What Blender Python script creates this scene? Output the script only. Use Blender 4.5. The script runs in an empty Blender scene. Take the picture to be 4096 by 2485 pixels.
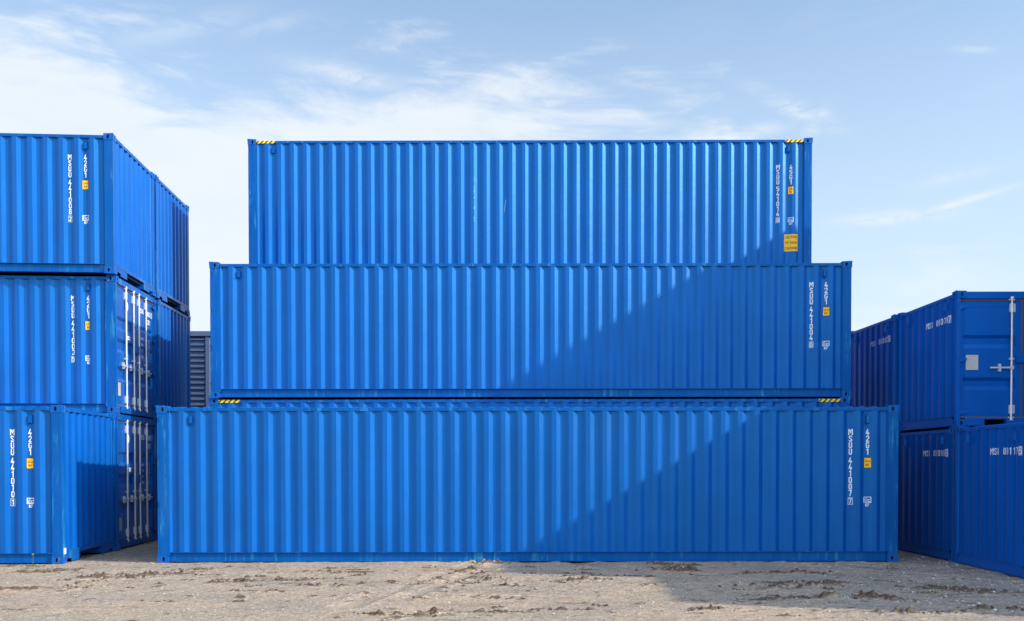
import bpy, bmesh, math, random
import numpy as np
from mathutils import Vector, Matrix
from math import radians as R
random.seed(7); rng = np.random.default_rng(11)
SC = bpy.context.scene
COL = SC.collection

# ------------------------------------------------------------------ camera
cam = bpy.data.cameras.new('camera'); camo = bpy.data.objects.new('camera', cam); COL.objects.link(camo)
cam.sensor_width = 36; cam.lens = 36 * 3753.4 / 4096; cam.shift_y = (1927.7 - 1242.5) / 4096
cam.clip_start = .1; cam.clip_end = 3000
camo.matrix_world = Matrix.Translation((0, 0, 1.604)) @ Matrix.Rotation(R(90 - 1.039), 4, 'X') @ Matrix.Rotation(-.00103, 4, 'Z')
SC.camera = camo
# ------------------------------------------------------------------ light
SUN = Vector((1.51, -.49, .875)).normalized()
EL = math.asin(SUN.z); AZ = math.atan2(SUN.x, SUN.y)
sl = bpy.data.lights.new('sun', 'SUN'); sl.energy = 3.55; sl.angle = R(.7); sl.color = (1, .945, .83)
so = bpy.data.objects.new('sun', sl); COL.objects.link(so); so.rotation_euler = SUN.to_track_quat('Z', 'Y').to_euler(); so.location = (20, -6, 14)
SC.view_settings.view_transform = 'Standard'; SC.view_settings.look = 'None'
SC.view_settings.exposure = 0.55; SC.view_settings.gamma = 1

def N(nt, t, **kw):
    n = nt.nodes.new(t)
    for k, v in kw.items():
        if k in ('I',):
            for a, b in v.items(): n.inputs[a].default_value = b
        else: setattr(n, k, v)
    return n
def ramp(nt, stops, src=None, interp='LINEAR'):
    r = nt.nodes.new('ShaderNodeValToRGB'); cr = r.color_ramp; cr.interpolation = interp
    while len(cr.elements) < len(stops): cr.elements.new(.5)
    for e, (p, c) in zip(cr.elements, stops):
        e.position = p; e.color = (c, c, c, 1) if not isinstance(c, tuple) else (*c, 1)
    if src: nt.links.new(src, r.inputs[0])
    return r
def mth(nt, op, a, b=None, c=None):
    m = nt.nodes.new('ShaderNodeMath'); m.operation = op
    for i, v in enumerate((a, b, c)):
        if v is None: continue
        if isinstance(v, (int, float)): m.inputs[i].default_value = v
        else: nt.links.new(v, m.inputs[i])
    return m.outputs[0]
def mix(nt, f, a, b, bt='MIX'):
    m = nt.nodes.new('ShaderNodeMix'); m.data_type = 'RGBA'; m.blend_type = bt
    for i, v in ((0, f), (6, a), (7, b)):
        if isinstance(v, (int, float)): m.inputs[i].default_value = v
        elif isinstance(v, tuple): m.inputs[i].default_value = (*v, 1)
        else: nt.links.new(v, m.inputs[i])
    return m.outputs[2]

# ------------------------------------------------------------------ sky
W = bpy.data.worlds.new('World'); SC.world = W; W.use_nodes = True; nt = W.node_tree; nt.nodes.clear()
out = N(nt, 'ShaderNodeOutputWorld'); bg = N(nt, 'ShaderNodeBackground'); bg.inputs[1].default_value = .12
sky = N(nt, 'ShaderNodeTexSky'); sky.sky_type = 'NISHITA'; sky.sun_disc = False
sky.sun_elevation = EL; sky.sun_rotation = AZ; sky.air_density = 1.0; sky.dust_density = .3; sky.ozone_density = 1.0
tc = N(nt, 'ShaderNodeTexCoord'); sep = N(nt, 'ShaderNodeSeparateXYZ'); nt.links.new(tc.outputs['Generated'], sep.inputs[0])
zz = mth(nt, 'MAXIMUM', sep.outputs[2], .02)
# azimuth-like coordinate u = x/y and elevation coordinate v = z/y, only used to lay the cloud banks over the sky dome
az = mth(nt, 'ARCTAN2', sep.outputs[0], sep.outputs[1]); el = mth(nt, 'ARCSINE', sep.outputs[2])
def vec(x, y, z):
    c = N(nt, 'ShaderNodeCombineXYZ')
    for i, v in enumerate((x, y, z)):
        if isinstance(v, (int, float)): c.inputs[i].default_value = v
        else: nt.links.new(v, c.inputs[i])
    return c.outputs[0]
def noise(v, scale, det=6, rough=.55, dist=0.):
    n = N(nt, 'ShaderNodeTexNoise'); n.inputs['Scale'].default_value = scale; n.inputs['Detail'].default_value = det
    n.inputs['Roughness'].default_value = rough; n.inputs['Distortion'].default_value = dist; nt.links.new(v, n.inputs['Vector']); return n.outputs[0]
big = noise(vec(mth(nt, 'MULTIPLY', az, 1.6), mth(nt, 'MULTIPLY', el, 5.5), 2.3), 2.2, 8, .62, .4)
wisp = noise(vec(mth(nt, 'ADD', mth(nt, 'MULTIPLY', az, 3.), mth(nt, 'MULTIPLY', el, 1.2)), mth(nt, 'SUBTRACT', mth(nt, 'MULTIPLY', el, 14.), mth(nt, 'MULTIPLY', az, 2.2)), 7.7), 1.9, 9, .6, .5)
# cloud bank: high on the left, falling to the right
edge = ramp(nt, [(0., .385), (.14, .385), (.28, .365), (.36, .405), (.5, .355), (.625, .338), (.68, .16), (.8, .05), (1., .05)], mth(nt, 'ADD', mth(nt, 'MULTIPLY', az, .65), .48)).outputs[0]
bank = mth(nt, 'MULTIPLY', mth(nt, 'SUBTRACT', edge, el), 9.)
bank = mth(nt, 'ADD', bank, mth(nt, 'MULTIPLY', mth(nt, 'SUBTRACT', big, .5), 3.0))
streaks = noise(vec(mth(nt, 'ADD', mth(nt, 'MULTIPLY', az, 5.), mth(nt, 'MULTIPLY', el, 5.)), mth(nt, 'MULTIPLY', el, 22.), 1.1), 1.4, 8, .62, .7)
bank = mth(nt, 'ADD', bank, mth(nt, 'MULTIPLY', mth(nt, 'SUBTRACT', streaks, .5), 1.9))
bankm = ramp(nt, [(.0, 0.), (1.1, .88)], mth(nt, 'ADD', bank, .35), 'EASE').outputs[0]
# single wisps, laid out on the dome by direction
du = mth(nt, 'DIVIDE', sep.outputs[0], mth(nt, 'MAXIMUM', sep.outputs[1], .05)); dv = mth(nt, 'DIVIDE', sep.outputs[2], mth(nt, 'MAXIMUM', sep.outputs[1], .05))
ahead = mth(nt, 'GREATER_THAN', sep.outputs[1], .1)
fray = noise(vec(mth(nt, 'MULTIPLY', du, 9.), mth(nt, 'MULTIPLY', dv, 26.), 3.3), 1.6, 8, .65, .9)
wsum = None
for px, py, ln, wd, an, st in ((2150, 527, 120, 15, 4, 1.), (2290, 497, 120, 9, 16, .9), (2390, 470, 60, 6, 22, .5), (1905, 265, 95, 22, -24, 1.), (1965, 295, 40, 20, 50, .8), (1820, 322, 70, 16, 10, .6), (1150, 240, 80, 13, -6, .9), (1060, 205, 110, 10, -4, .5),
                               (1320, 255, 60, 14, 4, .8), (1660, 250, 60, 14, 6, .5), (2290, 430, 90, 16, 14, .4), (2260, 605, 120, 14, 4, .45), (2260, 665, 110, 40, 8, .55), (2340, 128, 50, 10, 0, .45), (1500, 300, 150, 14, -3, .6), (430, 80, 170, 30, 12, .35), (660, 70, 90, 18, 14, .3), (840, 190, 130, 24, -12, .8), (2130, 770, 150, 40, 0, .6), (2250, 690, 170, 55, 0, .5)):
    u0 = (px - 1232) / 2258; v0 = (1119 - py) / 2258; ca, sa = math.cos(R(an)), math.sin(R(an)); L_ = ln / 2258; W_ = wd / 2258
    a_ = mth(nt, 'SUBTRACT', du, u0); b_ = mth(nt, 'SUBTRACT', dv, v0)
    p_ = mth(nt, 'MULTIPLY_ADD', a_, ca / L_, mth(nt, 'MULTIPLY', b_, sa / L_)); q_ = mth(nt, 'MULTIPLY_ADD', b_, ca / W_, mth(nt, 'MULTIPLY', a_, -sa / W_))
    g_ = mth(nt, 'MULTIPLY', mth(nt, 'EXPONENT', mth(nt, 'MULTIPLY', mth(nt, 'MULTIPLY_ADD', p_, p_, mth(nt, 'MULTIPLY', q_, q_)), -1.)), st)
    wsum = g_ if wsum is None else mth(nt, 'MAXIMUM', wsum, g_)
wsp = mth(nt, 'MULTIPLY', mth(nt, 'MULTIPLY', wsum, ramp(nt, [(.33, 0.), (.56, 1.)], fray).outputs[0]), ahead)
wm = ramp(nt, [(.53, 0.), (.75, .75)], wisp, 'EASE').outputs[0]
lowm = ramp(nt, [(.0, 1.), (.62, 0.)], mth(nt, 'DIVIDE', el, .55)).outputs[0]
wm2 = mth(nt, 'MULTIPLY', wm, mth(nt, 'ADD', mth(nt, 'MULTIPLY', lowm, .9), .12))
haze = ramp(nt, [(0., .95), (.3, .62), (.62, .22), (1., .05)], mth(nt, 'DIVIDE', el, .75)).outputs[0]
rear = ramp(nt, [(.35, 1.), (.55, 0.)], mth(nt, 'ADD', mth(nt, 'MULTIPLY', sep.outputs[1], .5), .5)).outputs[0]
rn = noise(tc.outputs['Generated'], 2.6, 7, .6, .4)
rearm = mth(nt, 'MULTIPLY', rear, ramp(nt, [(.42, 0.), (.66, .8)], rn).outputs[0])
bankm = mth(nt, 'MAXIMUM', bankm, rearm)
cl = mth(nt, 'MAXIMUM', mth(nt, 'MAXIMUM', bankm, mth(nt, 'MULTIPLY', wm2, .6)), mth(nt, 'MULTIPLY', wsp, .85))
skyc = mix(nt, 1., sky.outputs[0], (.98, 1.20, 1.32), 'MULTIPLY')
c1 = mix(nt, haze, skyc, (4.45, 5.1, 5.75))
shade = noise(vec(mth(nt, 'MULTIPLY', az, 4.), mth(nt, 'MULTIPLY', el, 12.), 4.4), 2.4, 7, .6, .6)
cw = mix(nt, shade, (4.6, 5.1, 5.6), (5.5, 5.7, 5.9))
c2 = mix(nt, cl, c1, cw)
# extra sky gain round the sun and behind the camera, added to lift the shade
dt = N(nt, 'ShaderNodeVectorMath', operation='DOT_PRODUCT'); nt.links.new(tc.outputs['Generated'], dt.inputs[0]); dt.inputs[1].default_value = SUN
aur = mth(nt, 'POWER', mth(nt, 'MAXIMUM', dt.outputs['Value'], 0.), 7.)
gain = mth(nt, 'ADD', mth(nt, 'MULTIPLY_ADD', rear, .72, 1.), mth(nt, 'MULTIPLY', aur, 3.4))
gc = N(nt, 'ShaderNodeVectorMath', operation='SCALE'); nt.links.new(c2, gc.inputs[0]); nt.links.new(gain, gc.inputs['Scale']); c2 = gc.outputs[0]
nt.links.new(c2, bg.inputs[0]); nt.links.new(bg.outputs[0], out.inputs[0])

# ------------------------------------------------------------------ materials
def base_mat(name):
    m = bpy.data.materials.new(name); m.use_nodes = True; nt = m.node_tree; b = nt.nodes['Principled BSDF']; return m, nt, b
def paint(name, c, rough=.36, wear=.5, rust=0., fade=(.02, .2, .42), spec=.5):
    m, nt, b = base_mat(name)
    tc = N(nt, 'ShaderNodeTexCoord'); oi = N(nt, 'ShaderNodeObjectInfo')
    ad = N(nt, 'ShaderNodeVectorMath', operation='ADD'); sc = N(nt, 'ShaderNodeVectorMath', operation='SCALE'); 
    cx = N(nt, 'ShaderNodeCombineXYZ'); nt.links.new(oi.outputs['Random'], cx.inputs[0]); nt.links.new(oi.outputs['Random'], cx.inputs[1])
    nt.links.new(cx.outputs[0], sc.inputs[0]); sc.inputs['Scale'].default_value = 37.; nt.links.new(tc.outputs['Object'], ad.inputs[0]); nt.links.new(sc.outputs[0], ad.inputs[1])
    P = ad.outputs[0]
    def nz(scale, det, sx=1, sy=1, sz=1, rough=.55):
        mp = N(nt, 'ShaderNodeMapping'); mp.inputs['Scale'].default_value = (sx, sy, sz); nt.links.new(P, mp.inputs[0])
        n = N(nt, 'ShaderNodeTexNoise'); n.inputs['Scale'].default_value = scale; n.inputs['Detail'].default_value = det; n.inputs['Roughness'].default_value = rough
        nt.links.new(mp.outputs[0], n.inputs['Vector']); return n.outputs[0]
    cloud = nz(1.1, 5); fine = nz(60, 3); streak = nz(14, 5, 1, 1, .05); grime = nz(2.2, 6, 1, 1, .35)
    col = mix(nt, ramp(nt, [(.35, 0.), (.7, 1.)], cloud).outputs[0], tuple(x * .9 for x in c), tuple(x * 1.08 for x in c))
    col = mix(nt, mth(nt, 'MULTIPLY', ramp(nt, [(.45, 0.), (.75, 1.)], streak).outputs[0], .22 * wear), col, fade)
    col = mix(nt, mth(nt, 'MULTIPLY', ramp(nt, [(.5, 0.), (.8, 1.)], grime).outputs[0], .18 * wear), col, (.06, .10, .16))
    col = mix(nt, mth(nt, 'MULTIPLY', fine, .07), col, (.0, .02, .1))
    if wear > .8:   # long pale rub marks
        rub = ramp(nt, [(.54, 0.), (.60, 1.)], nz(9, 6, 1.6, 1.6, .11, .7)).outputs[0]
        rub = mth(nt, 'MULTIPLY', rub, ramp(nt, [(.46, 0.), (.6, 1.)], nz(1.6, 3)).outputs[0])
        col = mix(nt, mth(nt, 'MULTIPLY', rub, .6), col, (.04, .27, .42))
    if rust > -1:
        rs = ramp(nt, [(.72 - .17 * rust, 0.), (.75 - .12 * rust, 1.)], nz(9, 7, rough=.72)).outputs[0]
        col = mix(nt, rs, col, (.22, .12, .065))
        rs2 = ramp(nt, [(.74 - .1 * rust, 0.), (.78 - .09 * rust, .8)], nz(17, 6, 1, 1, .6, rough=.7)).outputs[0]
        col = mix(nt, rs2, col, (.30, .36, .36))
    if rust > .5:
        gg = N(nt, 'ShaderNodeNewGeometry'); ew = ramp(nt, [(.53, 0.), (.60, 1.)], gg.outputs['Pointiness']).outputs[0]
        col = mix(nt, mth(nt, 'MULTIPLY', ew, ramp(nt, [(.4, 0.), (.6, .8)], nz(13, 5)).outputs[0]), col, (.33, .27, .2))
    nt.links.new(col, b.inputs['Base Color'])
    rr = mth(nt, 'ADD', mth(nt, 'MULTIPLY', grime, .16), rough - .08); nt.links.new(rr, b.inputs['Roughness'])
    b.inputs['Specular IOR Level'].default_value = spec; b.inputs['Specular Tint'].default_value = (.14, .60, 1, 1)
    bp = N(nt, 'ShaderNodeBump'); bp.inputs['Strength'].default_value = .10; bp.inputs['Distance'].default_value = .03
    nt.links.new(nz(3.2, 3), bp.inputs['Height']); nt.links.new(bp.outputs[0], b.inputs['Normal'])
    return m
def plain(name, c, rough=.6, metal=0., spec=.5, var=.15, sc=30):
    m, nt, b = base_mat(name)
    tc = N(nt, 'ShaderNodeTexCoord'); n = N(nt, 'ShaderNodeTexNoise'); n.inputs['Scale'].default_value = sc; n.inputs['Detail'].default_value = 4
    nt.links.new(tc.outputs['Object'], n.inputs['Vector'])
    nt.links.new(mix(nt, n.outputs[0], tuple(x * (1 - var) for x in c), tuple(x * (1 + var) for x in c)), b.inputs['Base Color'])
    b.inputs['Roughness'].default_value = rough; b.inputs['Metallic'].default_value = metal; b.inputs['Specular IOR Level'].default_value = spec
    return m
BLUE = (.0, .075, .338)
M = {}
M['paint'] = paint('blue_paint', BLUE, .41, .45, 0., (.02, .2, .42), 1.)
M['frame'] = paint('blue_frame_paint', (.001, .075, .318), .42, 1.0, .35)
M['casting'] = paint('blue_casting_paint', (.004, .085, .36), .5, 1.0, .75)
M['navy'] = paint('navy_paint', (.0, .082, .405), .54, .45, 0., (.01, .12, .36), .7)
M['navyframe'] = paint('navy_frame_paint', (.001, .088, .42), .40, .8, .1, (.01, .14, .38))
M['dark'] = plain('dark_void', (.004, .004, .006), .9)
M['rubber'] = plain('door_gasket', (.10, .085, .075), .75)
M['zinc'] = plain('galvanised_steel', (.62, .63, .62), .34, .35, .5, .12, 12)
M['white'] = plain('white_lettering', (.82, .84, .86), .5, 0, .4, .06)
M['yellow'] = plain('yellow_sticker', (.95, .52, .005), .45, 0, .4, .05)
M['hyellow'] = plain('yellow_stripe', (.95, .64, .01), .45, 0, .4, .05)
M['black'] = plain('black_print', (.02, .018, .02), .5)
M['plate'] = plain('data_plate', (.42, .42, .38), .5, .1, .4, .2, 40)
M['certplate'] = plain('certificate_plate', (.50, .50, .47), .45, 0, .4, .06, 40)
M['scuff'] = plain('bare_scratch', (.36, .52, .68), .6)
M['floor'] = plain('underframe', (.012, .016, .03), .8)
M['red'] = plain('red_print', (.62, .09, .09), .5)

# ------------------------------------------------------------------ mesh helper
class MB:
    def __init__(s): s.v = []; s.f = []; s.m = []
    def add(s, vs, fs, m=0):
        o = len(s.v); s.v += [tuple(p) for p in vs]; s.f += [tuple(i + o for i in f) for f in fs]; s.m += [m] * len(fs)
    def box(s, x0, x1, y0, y1, z0, z1, m=0):
        s.add([(x0, y0, z0), (x1, y0, z0), (x1, y1, z0), (x0, y1, z0), (x0, y0, z1), (x1, y0, z1), (x1, y1, z1), (x0, y1, z1)],
              [(0, 3, 2, 1), (4, 5, 6, 7), (0, 1, 5, 4), (1, 2, 6, 5), (2, 3, 7, 6), (3, 0, 4, 7)], m)
    def cyl(s, p0, p1, r, n=10, m=0, r1=None):
        p0 = Vector(p0); p1 = Vector(p1); d = (p1 - p0).normalized(); a = d.orthogonal().normalized(); b = d.cross(a); r1 = r if r1 is None else r1
        vs = [p0 + (a * math.cos(t) + b * math.sin(t)) * r for t in [2 * math.pi * i / n for i in range(n)]] + \
             [p1 + (a * math.cos(t) + b * math.sin(t)) * r1 for t in [2 * math.pi * i / n for i in range(n)]]
        s.add(vs, [(i, (i + 1) % n, n + (i + 1) % n, n + i) for i in range(n)] + [tuple(range(n))[::-1], tuple(range(n, 2 * n))], m)
    def xf(s, fn): s.v = [tuple(fn(*p)) for p in s.v]; return s
    def mesh(s, name, mats):
        me = bpy.data.meshes.new(name); me.from_pydata(s.v, [], s.f)
        for m in (mats if isinstance(mats, (list, tuple)) else [mats]): me.materials.append(M[m] if isinstance(m, str) else m)
        me.polygons.foreach_set('material_index', s.m)
        bm = bmesh.new(); bm.from_mesh(me); bmesh.ops.recalc_face_normals(bm, faces=bm.faces); bm.to_mesh(me); bm.free()
        me.update(); return me
def bevelled(me, off=.004, seg=2, ang=40):
    bm = bmesh.new(); bm.from_mesh(me)
    ed = [e for e in bm.edges if len(e.link_faces) == 2 and e.calc_face_angle(0) > R(ang)]
    bmesh.ops.bevel(bm, geom=ed, offset=off, segments=seg, affect='EDGES', profile=.5, clamp_overlap=True); bm.to_mesh(me); bm.free(); return me
def obj(name, me, parent=None):
    o = bpy.data.objects.new(name, me); COL.objects.link(o)
    if parent: o.parent = parent
    return o
def tag(o, label=None, cat=None, group=None, kind=None):
    for k, v in (('label', label), ('category', cat), ('group', group), ('kind', kind)):
        if v: o[k] = v
    return o

# ------------------------------------------------------------------ lettering
_gc = {}
def glyph(ch, bold=.018):
    if (ch, bold) in _gc: return _gc[(ch, bold)]
    cu = bpy.data.curves.new('t', 'FONT'); cu.body = ch; cu.size = 1; cu.offset = bold; cu.resolution_u = 3
    o = bpy.data.objects.new('t', cu); COL.objects.link(o); bpy.context.view_layer.update()
    ev = o.evaluated_get(bpy.context.evaluated_depsgraph_get()); me = ev.to_mesh()
    vs = [(v.co.x, v.co.y) for v in me.vertices]; fs = [tuple(p.vertices) for p in me.polygons]
    ev.to_mesh_clear(); bpy.data.objects.remove(o); bpy.data.curves.remove(cu)
    _gc[(ch, bold)] = (vs, fs); return vs, fs
def tmb(strg, cx, cz, h, xs=.62, bold=.018, m=0, mb=None, sp=1.0, one=True):
    """2-D lettering (x, z) in an MB, cap height h, centred on cx, cz"""
    mb = mb or MB()
    vs, fs = glyph(strg, bold); k = h / (.729 + 2 * bold)
    if not vs: return mb
    x0 = min(v[0] for v in vs); x1 = max(v[0] for v in vs)
    mb.add([((v[0] - (x0 + x1) / 2) * k * xs + cx, 0, (v[1] + bold) * k + cz - h / 2) for v in vs], fs, m); return mb
# condensed stencil-like capitals and figures for the big painted codes, drawn as mitred strokes
def _font():
    t = .155; a = t / 2; w = .52; Wd = w - a; T = 1 - a; r = .15
    def arc(cx, cy, d0, d1, rr=r, n=4): return [(cx + rr * math.cos(R(d0 + (d1 - d0) * i / n)), cy + rr * math.sin(R(d0 + (d1 - d0) * i / n))) for i in range(n + 1)]
    TR = arc(Wd - r, T - r, 0, 90); TL = arc(a + r, T - r, 90, 180); BL = arc(a + r, a + r, 180, 270); BR = arc(Wd - r, a + r, 270, 360)
    bar = lambda x, y0, y1: ('R', x, x + t, y0, y1)
    six = [(Wd, .76)] + TR + TL + BL + BR + arc(Wd - .1, .475, 0, 90, .1) + [(t, .575)]
    flip = lambda p: [(w - x, 1 - y) for x, y in p]
    loop = lambda lo, hi: arc(Wd - .12, hi - .12, 0, 90, .12) + arc(a + .12, hi - .12, 90, 180, .12) + arc(a + .12, lo + .12, 180, 270, .12) + arc(Wd - .12, lo + .12, 270, 360, .12)
    return t, dict(
        M=(.70, [bar(0, 0, 1), bar(.70 - t, 0, 1), ('S', [(t + .045, .90), (.35, .40), (.70 - t - .045, .90)])]),
        S=(w, [('S', [(Wd, .73)] + TR + TL + [(a, .64), (Wd, .36)] + BR[::-1][0:0] + [p for p in arc(Wd - r, a + r, 0, -90)] + [p for p in arc(a + r, a + r, -90, -180)] + [(a, .27)])]),
        U=(w, [('S', [(a, 1)] + BL + BR + [(Wd, 1)])]),
        G=(w, [('S', [(Wd, .74)] + TR + TL + BL + BR + [(Wd, .47), (.29, .47)])]),
        **{'0': (w, [('C', TR + TL + BL + BR)]),
           '1': (.36, [bar(.17, 0, 1), ('S', [(0, .76), (.17, .89)])]),
           '2': (w, [('S', [(a, .72)] + TL[::-1] + TR[::-1] + [(Wd, .60), (a + .02, t)]), ('R', 0, w, 0, t)]),
           '3': (w, [('S', [(a, .74)] + TL[::-1] + TR[::-1] + [(Wd, .61), (Wd - .1, .5), (Wd, .39)] + BR[::-1] + BL[::-1] + [(a, .26)])]),
           '4': (.56, [('S', [(.33, 1), (.075, .30), (.56, .30)]), bar(.29, 0, .30 - a), bar(.29, .30 + a, .56)]),
           '5': (w, [('S', [(w, T), (a, T), (a, .575)] + arc(Wd - .1, .475, 90, 0, .1) + BR[::-1] + BL[::-1] + [(a, .26)])]),
           '6': (w, [('S', six)]), '9': (w, [('S', flip(six))]),
           '7': (w, [('S', [(0, T), (Wd, T), (.20, 0)])]),
           '8': (w, [('C', loop(a, .52)), ('S', [(a, .52 + a)] + arc(a + .12, T - .12, 180, 90, .12) + arc(Wd - .12, T - .12, 90, 0, .12) + [(Wd, .52 + a)])])})
_ST, _FT = _font()
def code(ch, cx, cz, h, m=0, mb=None, xs=1.0):
    wd, parts = _FT[ch]; t = _ST
    P = lambda x, y: ((x - wd / 2) * h * xs + cx, 0, (y - .5) * h + cz)
    for p in parts:
        if p[0] == 'R':
            _, x0, x1, y0, y1 = p; mb.add([P(x0, y0), P(x1, y0), P(x1, y1), P(x0, y1)], [(0, 1, 2, 3)], m); continue
        pts = [p[1][0]]
        for q in p[1][1:]:
            if math.hypot(q[0] - pts[-1][0], q[1] - pts[-1][1]) > 1e-3: pts.append(q)
        closed = p[0] == 'C'
        if closed and math.hypot(pts[0][0] - pts[-1][0], pts[0][1] - pts[-1][1]) < 1e-3: pts.pop()
        n = len(pts); vs = []
        for i in range(n):
            def nrm(u, v): d = math.hypot(v[0] - u[0], v[1] - u[1]); return (-(v[1] - u[1]) / d, (v[0] - u[0]) / d)
            n0 = nrm(pts[i - 1], pts[i]) if (i > 0 or closed) else None; n1 = nrm(pts[i], pts[(i + 1) % n]) if (i < n - 1 or closed) else None
            n0 = n0 or n1; n1 = n1 or n0; mx, my = n0[0] + n1[0], n0[1] + n1[1]; k = 2 / max(mx * mx + my * my, .5)
            mx *= k * t / 2; my *= k * t / 2
            vs += [P(pts[i][0] + mx, pts[i][1] + my), P(pts[i][0] - mx, pts[i][1] - my)]
        mb.add(vs, [(2 * i, 2 * i + 1, (2 * i + 3) % (2 * n), (2 * i + 2) % (2 * n)) for i in range(n if closed else n - 1)], m)
    return mb
def conform(mb, prof, kinks, off=.0025):
    """wrap flat artwork (x,0,z) on a corrugated surface with depth prof(x)"""
    bm = bmesh.new(); vs = [bm.verts.new(v) for v in mb.v]
    lay = []
    for f, m in zip(mb.f, mb.m):
        try: fc = bm.faces.new([vs[i] for i in f]); fc.material_index = m
        except ValueError: pass
    xs = [v[0] for v in mb.v]; lo, hi = min(xs), max(xs)
    for k in kinks:
        if lo < k < hi:
            bmesh.ops.bisect_plane(bm, geom=bm.verts[:] + bm.edges[:] + bm.faces[:], plane_co=(k, 0, 0), plane_no=(1, 0, 0), dist=1e-5)
    o = MB(); bm.verts.index_update()
    o.v = [(v.co.x, v.co.y + prof(v.co.x) - off, v.co.z) for v in bm.verts]
    o.f = [tuple(v.index for v in f.verts) for f in bm.faces]; o.m = [f.material_index for f in bm.faces]; bm.free(); return o
def rect(mb, x0, x1, z0, z1, m=0, y=0): mb.add([(x0, y, z0), (x1, y, z0), (x1, y, z1), (x0, y, z1)], [(0, 1, 2, 3)], m)
def frame2(mb, x0, x1, z0, z1, t, m=0, y=0):
    rect(mb, x0, x1, z0, z0 + t, m, y); rect(mb, x0, x1, z1 - t, z1, m, y); rect(mb, x0, x0 + t, z0 + t, z1 - t, m, y); rect(mb, x1 - t, x1, z0 + t, z1 - t, m, y)

# ------------------------------------------------------------------ container model
# local frame: x along the length (doors at -x), y across, z up, origin at the centre of the footprint
CSX, CSY, CSZ = .178, .162, .118
DEP = .036; PIT = .278
_jr = random.Random(4)
def side_profile(L, post0=.205, post1=.172, start=.367, DEP=.036):
    """polyline (x from the left end, depth) of a side panel"""
    a, b = post0 + .03, L - post1 - .025
    pts = [(post0, -.006), (a, DEP), (start - .067, DEP)]
    x = start
    while x + .072 + .068 < b - .02:
        j = [_jr.uniform(-.0013, .0013) for _ in range(4)]
        pts += [(x, .0 + j[0]), (x + .072, .0 + j[1]), (x + .140, DEP + j[2])]
        if x + .278 + .14 < b - .02: pts += [(x + .210, DEP + j[3])]
        x += PIT
    pts += [(b, DEP), (L - post1, -.006)]
    return pts
def interp(pts):
    xs = [p[0] for p in pts]; ys = [p[1] for p in pts]
    return lambda x: float(np.interp(x, xs, ys))
def casting(sx, sy, sz, top):
    """one corner casting with its outer corner at the origin; sx, sy, sz = direction towards the container"""
    mb = MB()
    X, Y, Z = CSX, CSY, CSZ
    def plate(org, U, V, nrm, w, h, hw, hh, cu, cv):
        n = 16; c = []; k = (hh - hw)
        for i in range(n):
            t = 2 * math.pi * (i + .5) / n; c.append((cu + hw / 2 * math.cos(t), cv + (k / 2 if math.sin(t) > 0 else -k / 2) + hw / 2 * math.sin(t)))
        P = lambda u, v, d=0: org + U * u + V * v + nrm * d
        rc = [(w, h), (0, h), (0, 0), (w, 0)]
        vs = [P(*q) for q in rc] + [P(*q) for q in c] + [P(q[0], q[1], .035) for q in c]
        fs = []
        for q in range(4):
            base = q * 4
            for i in range(3): fs.append((q, 4 + base + i, 4 + base + i + 1))
            fs.append((q, 4 + base + 3, 4 + (base + 4) % n, (q + 1) % 4))
        mb.add(vs, fs, 0)
        mb.add(vs, [(4 + i, 4 + (i + 1) % n, 20 + (i + 1) % n, 20 + i) for i in range(n)], 0)
        mb.add(vs, [tuple(20 + i for i in range(n))], 1)
    V3 = Vector
    hv = .5 * Z
    plate(V3((0, 0, 0)), V3((1, 0, 0)), V3((0, 0, 1)), V3((0, 1, 0)), X, Z, .044, .073, .101, hv)
    plate(V3((0, 0, 0)), V3((0, 1, 0)), V3((0, 0, 1)), V3((1, 0, 0)), Y, Z, .044, .073, .089, hv)
    plate(V3((0, 0, Z if top else 0)), V3((1, 0, 0)), V3((0, 1, 0)), V3((0, 0, -1 if top else 1)), X, Y, .064, .118, .101, .089)
    z2 = 0 if top else Z
    mb.add([(0, 0, z2), (X, 0, z2), (X, Y, z2), (0, Y, z2)], [(0, 1, 2, 3)])
    mb.add([(X, 0, 0), (X, Y, 0), (X, Y, Z), (X, 0, Z)], [(0, 1, 2, 3)]); mb.add([(0, Y, 0), (X, Y, 0), (X, Y, Z), (0, Y, Z)], [(0, 1, 2, 3)])
    # rounded outer edges
    bm = bmesh.new(); me = mb.mesh('casting', ['casting', 'dark']); bm.from_mesh(me)
    bmesh.ops.remove_doubles(bm, verts=bm.verts, dist=1e-4)
    ed = [e for e in bm.edges if all(abs(v.co.x) < 1e-4 and abs(v.co.y) < 1e-4 for v in e.verts) or
          all(abs(v.co.z - (Z if top else 0)) < 1e-4 and (abs(v.co.x) < 1e-4) for v in e.verts) or
          all(abs(v.co.z - (Z if top else 0)) < 1e-4 and (abs(v.co.y) < 1e-4) for v in e.verts)]
    bmesh.ops.bevel(bm, geom=ed, offset=.009, segments=2, affect='EDGES', profile=.6)
    for v in bm.verts: v.co.x *= sx; v.co.y *= sy
    if sx * sy < 0: bmesh.ops.reverse_faces(bm, faces=bm.faces)
    bm.to_mesh(me); bm.free(); return me
CAST = {(sx, sy, t): casting(sx, sy, 1, t) for sx in (-1, 1) for sy in (-1, 1) for t in (0, 1)}
CASTN = {}
for k, me in CAST.items():
    m2 = me.copy(); m2.materials[0] = M['navyframe']; CASTN[k] = m2

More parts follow.
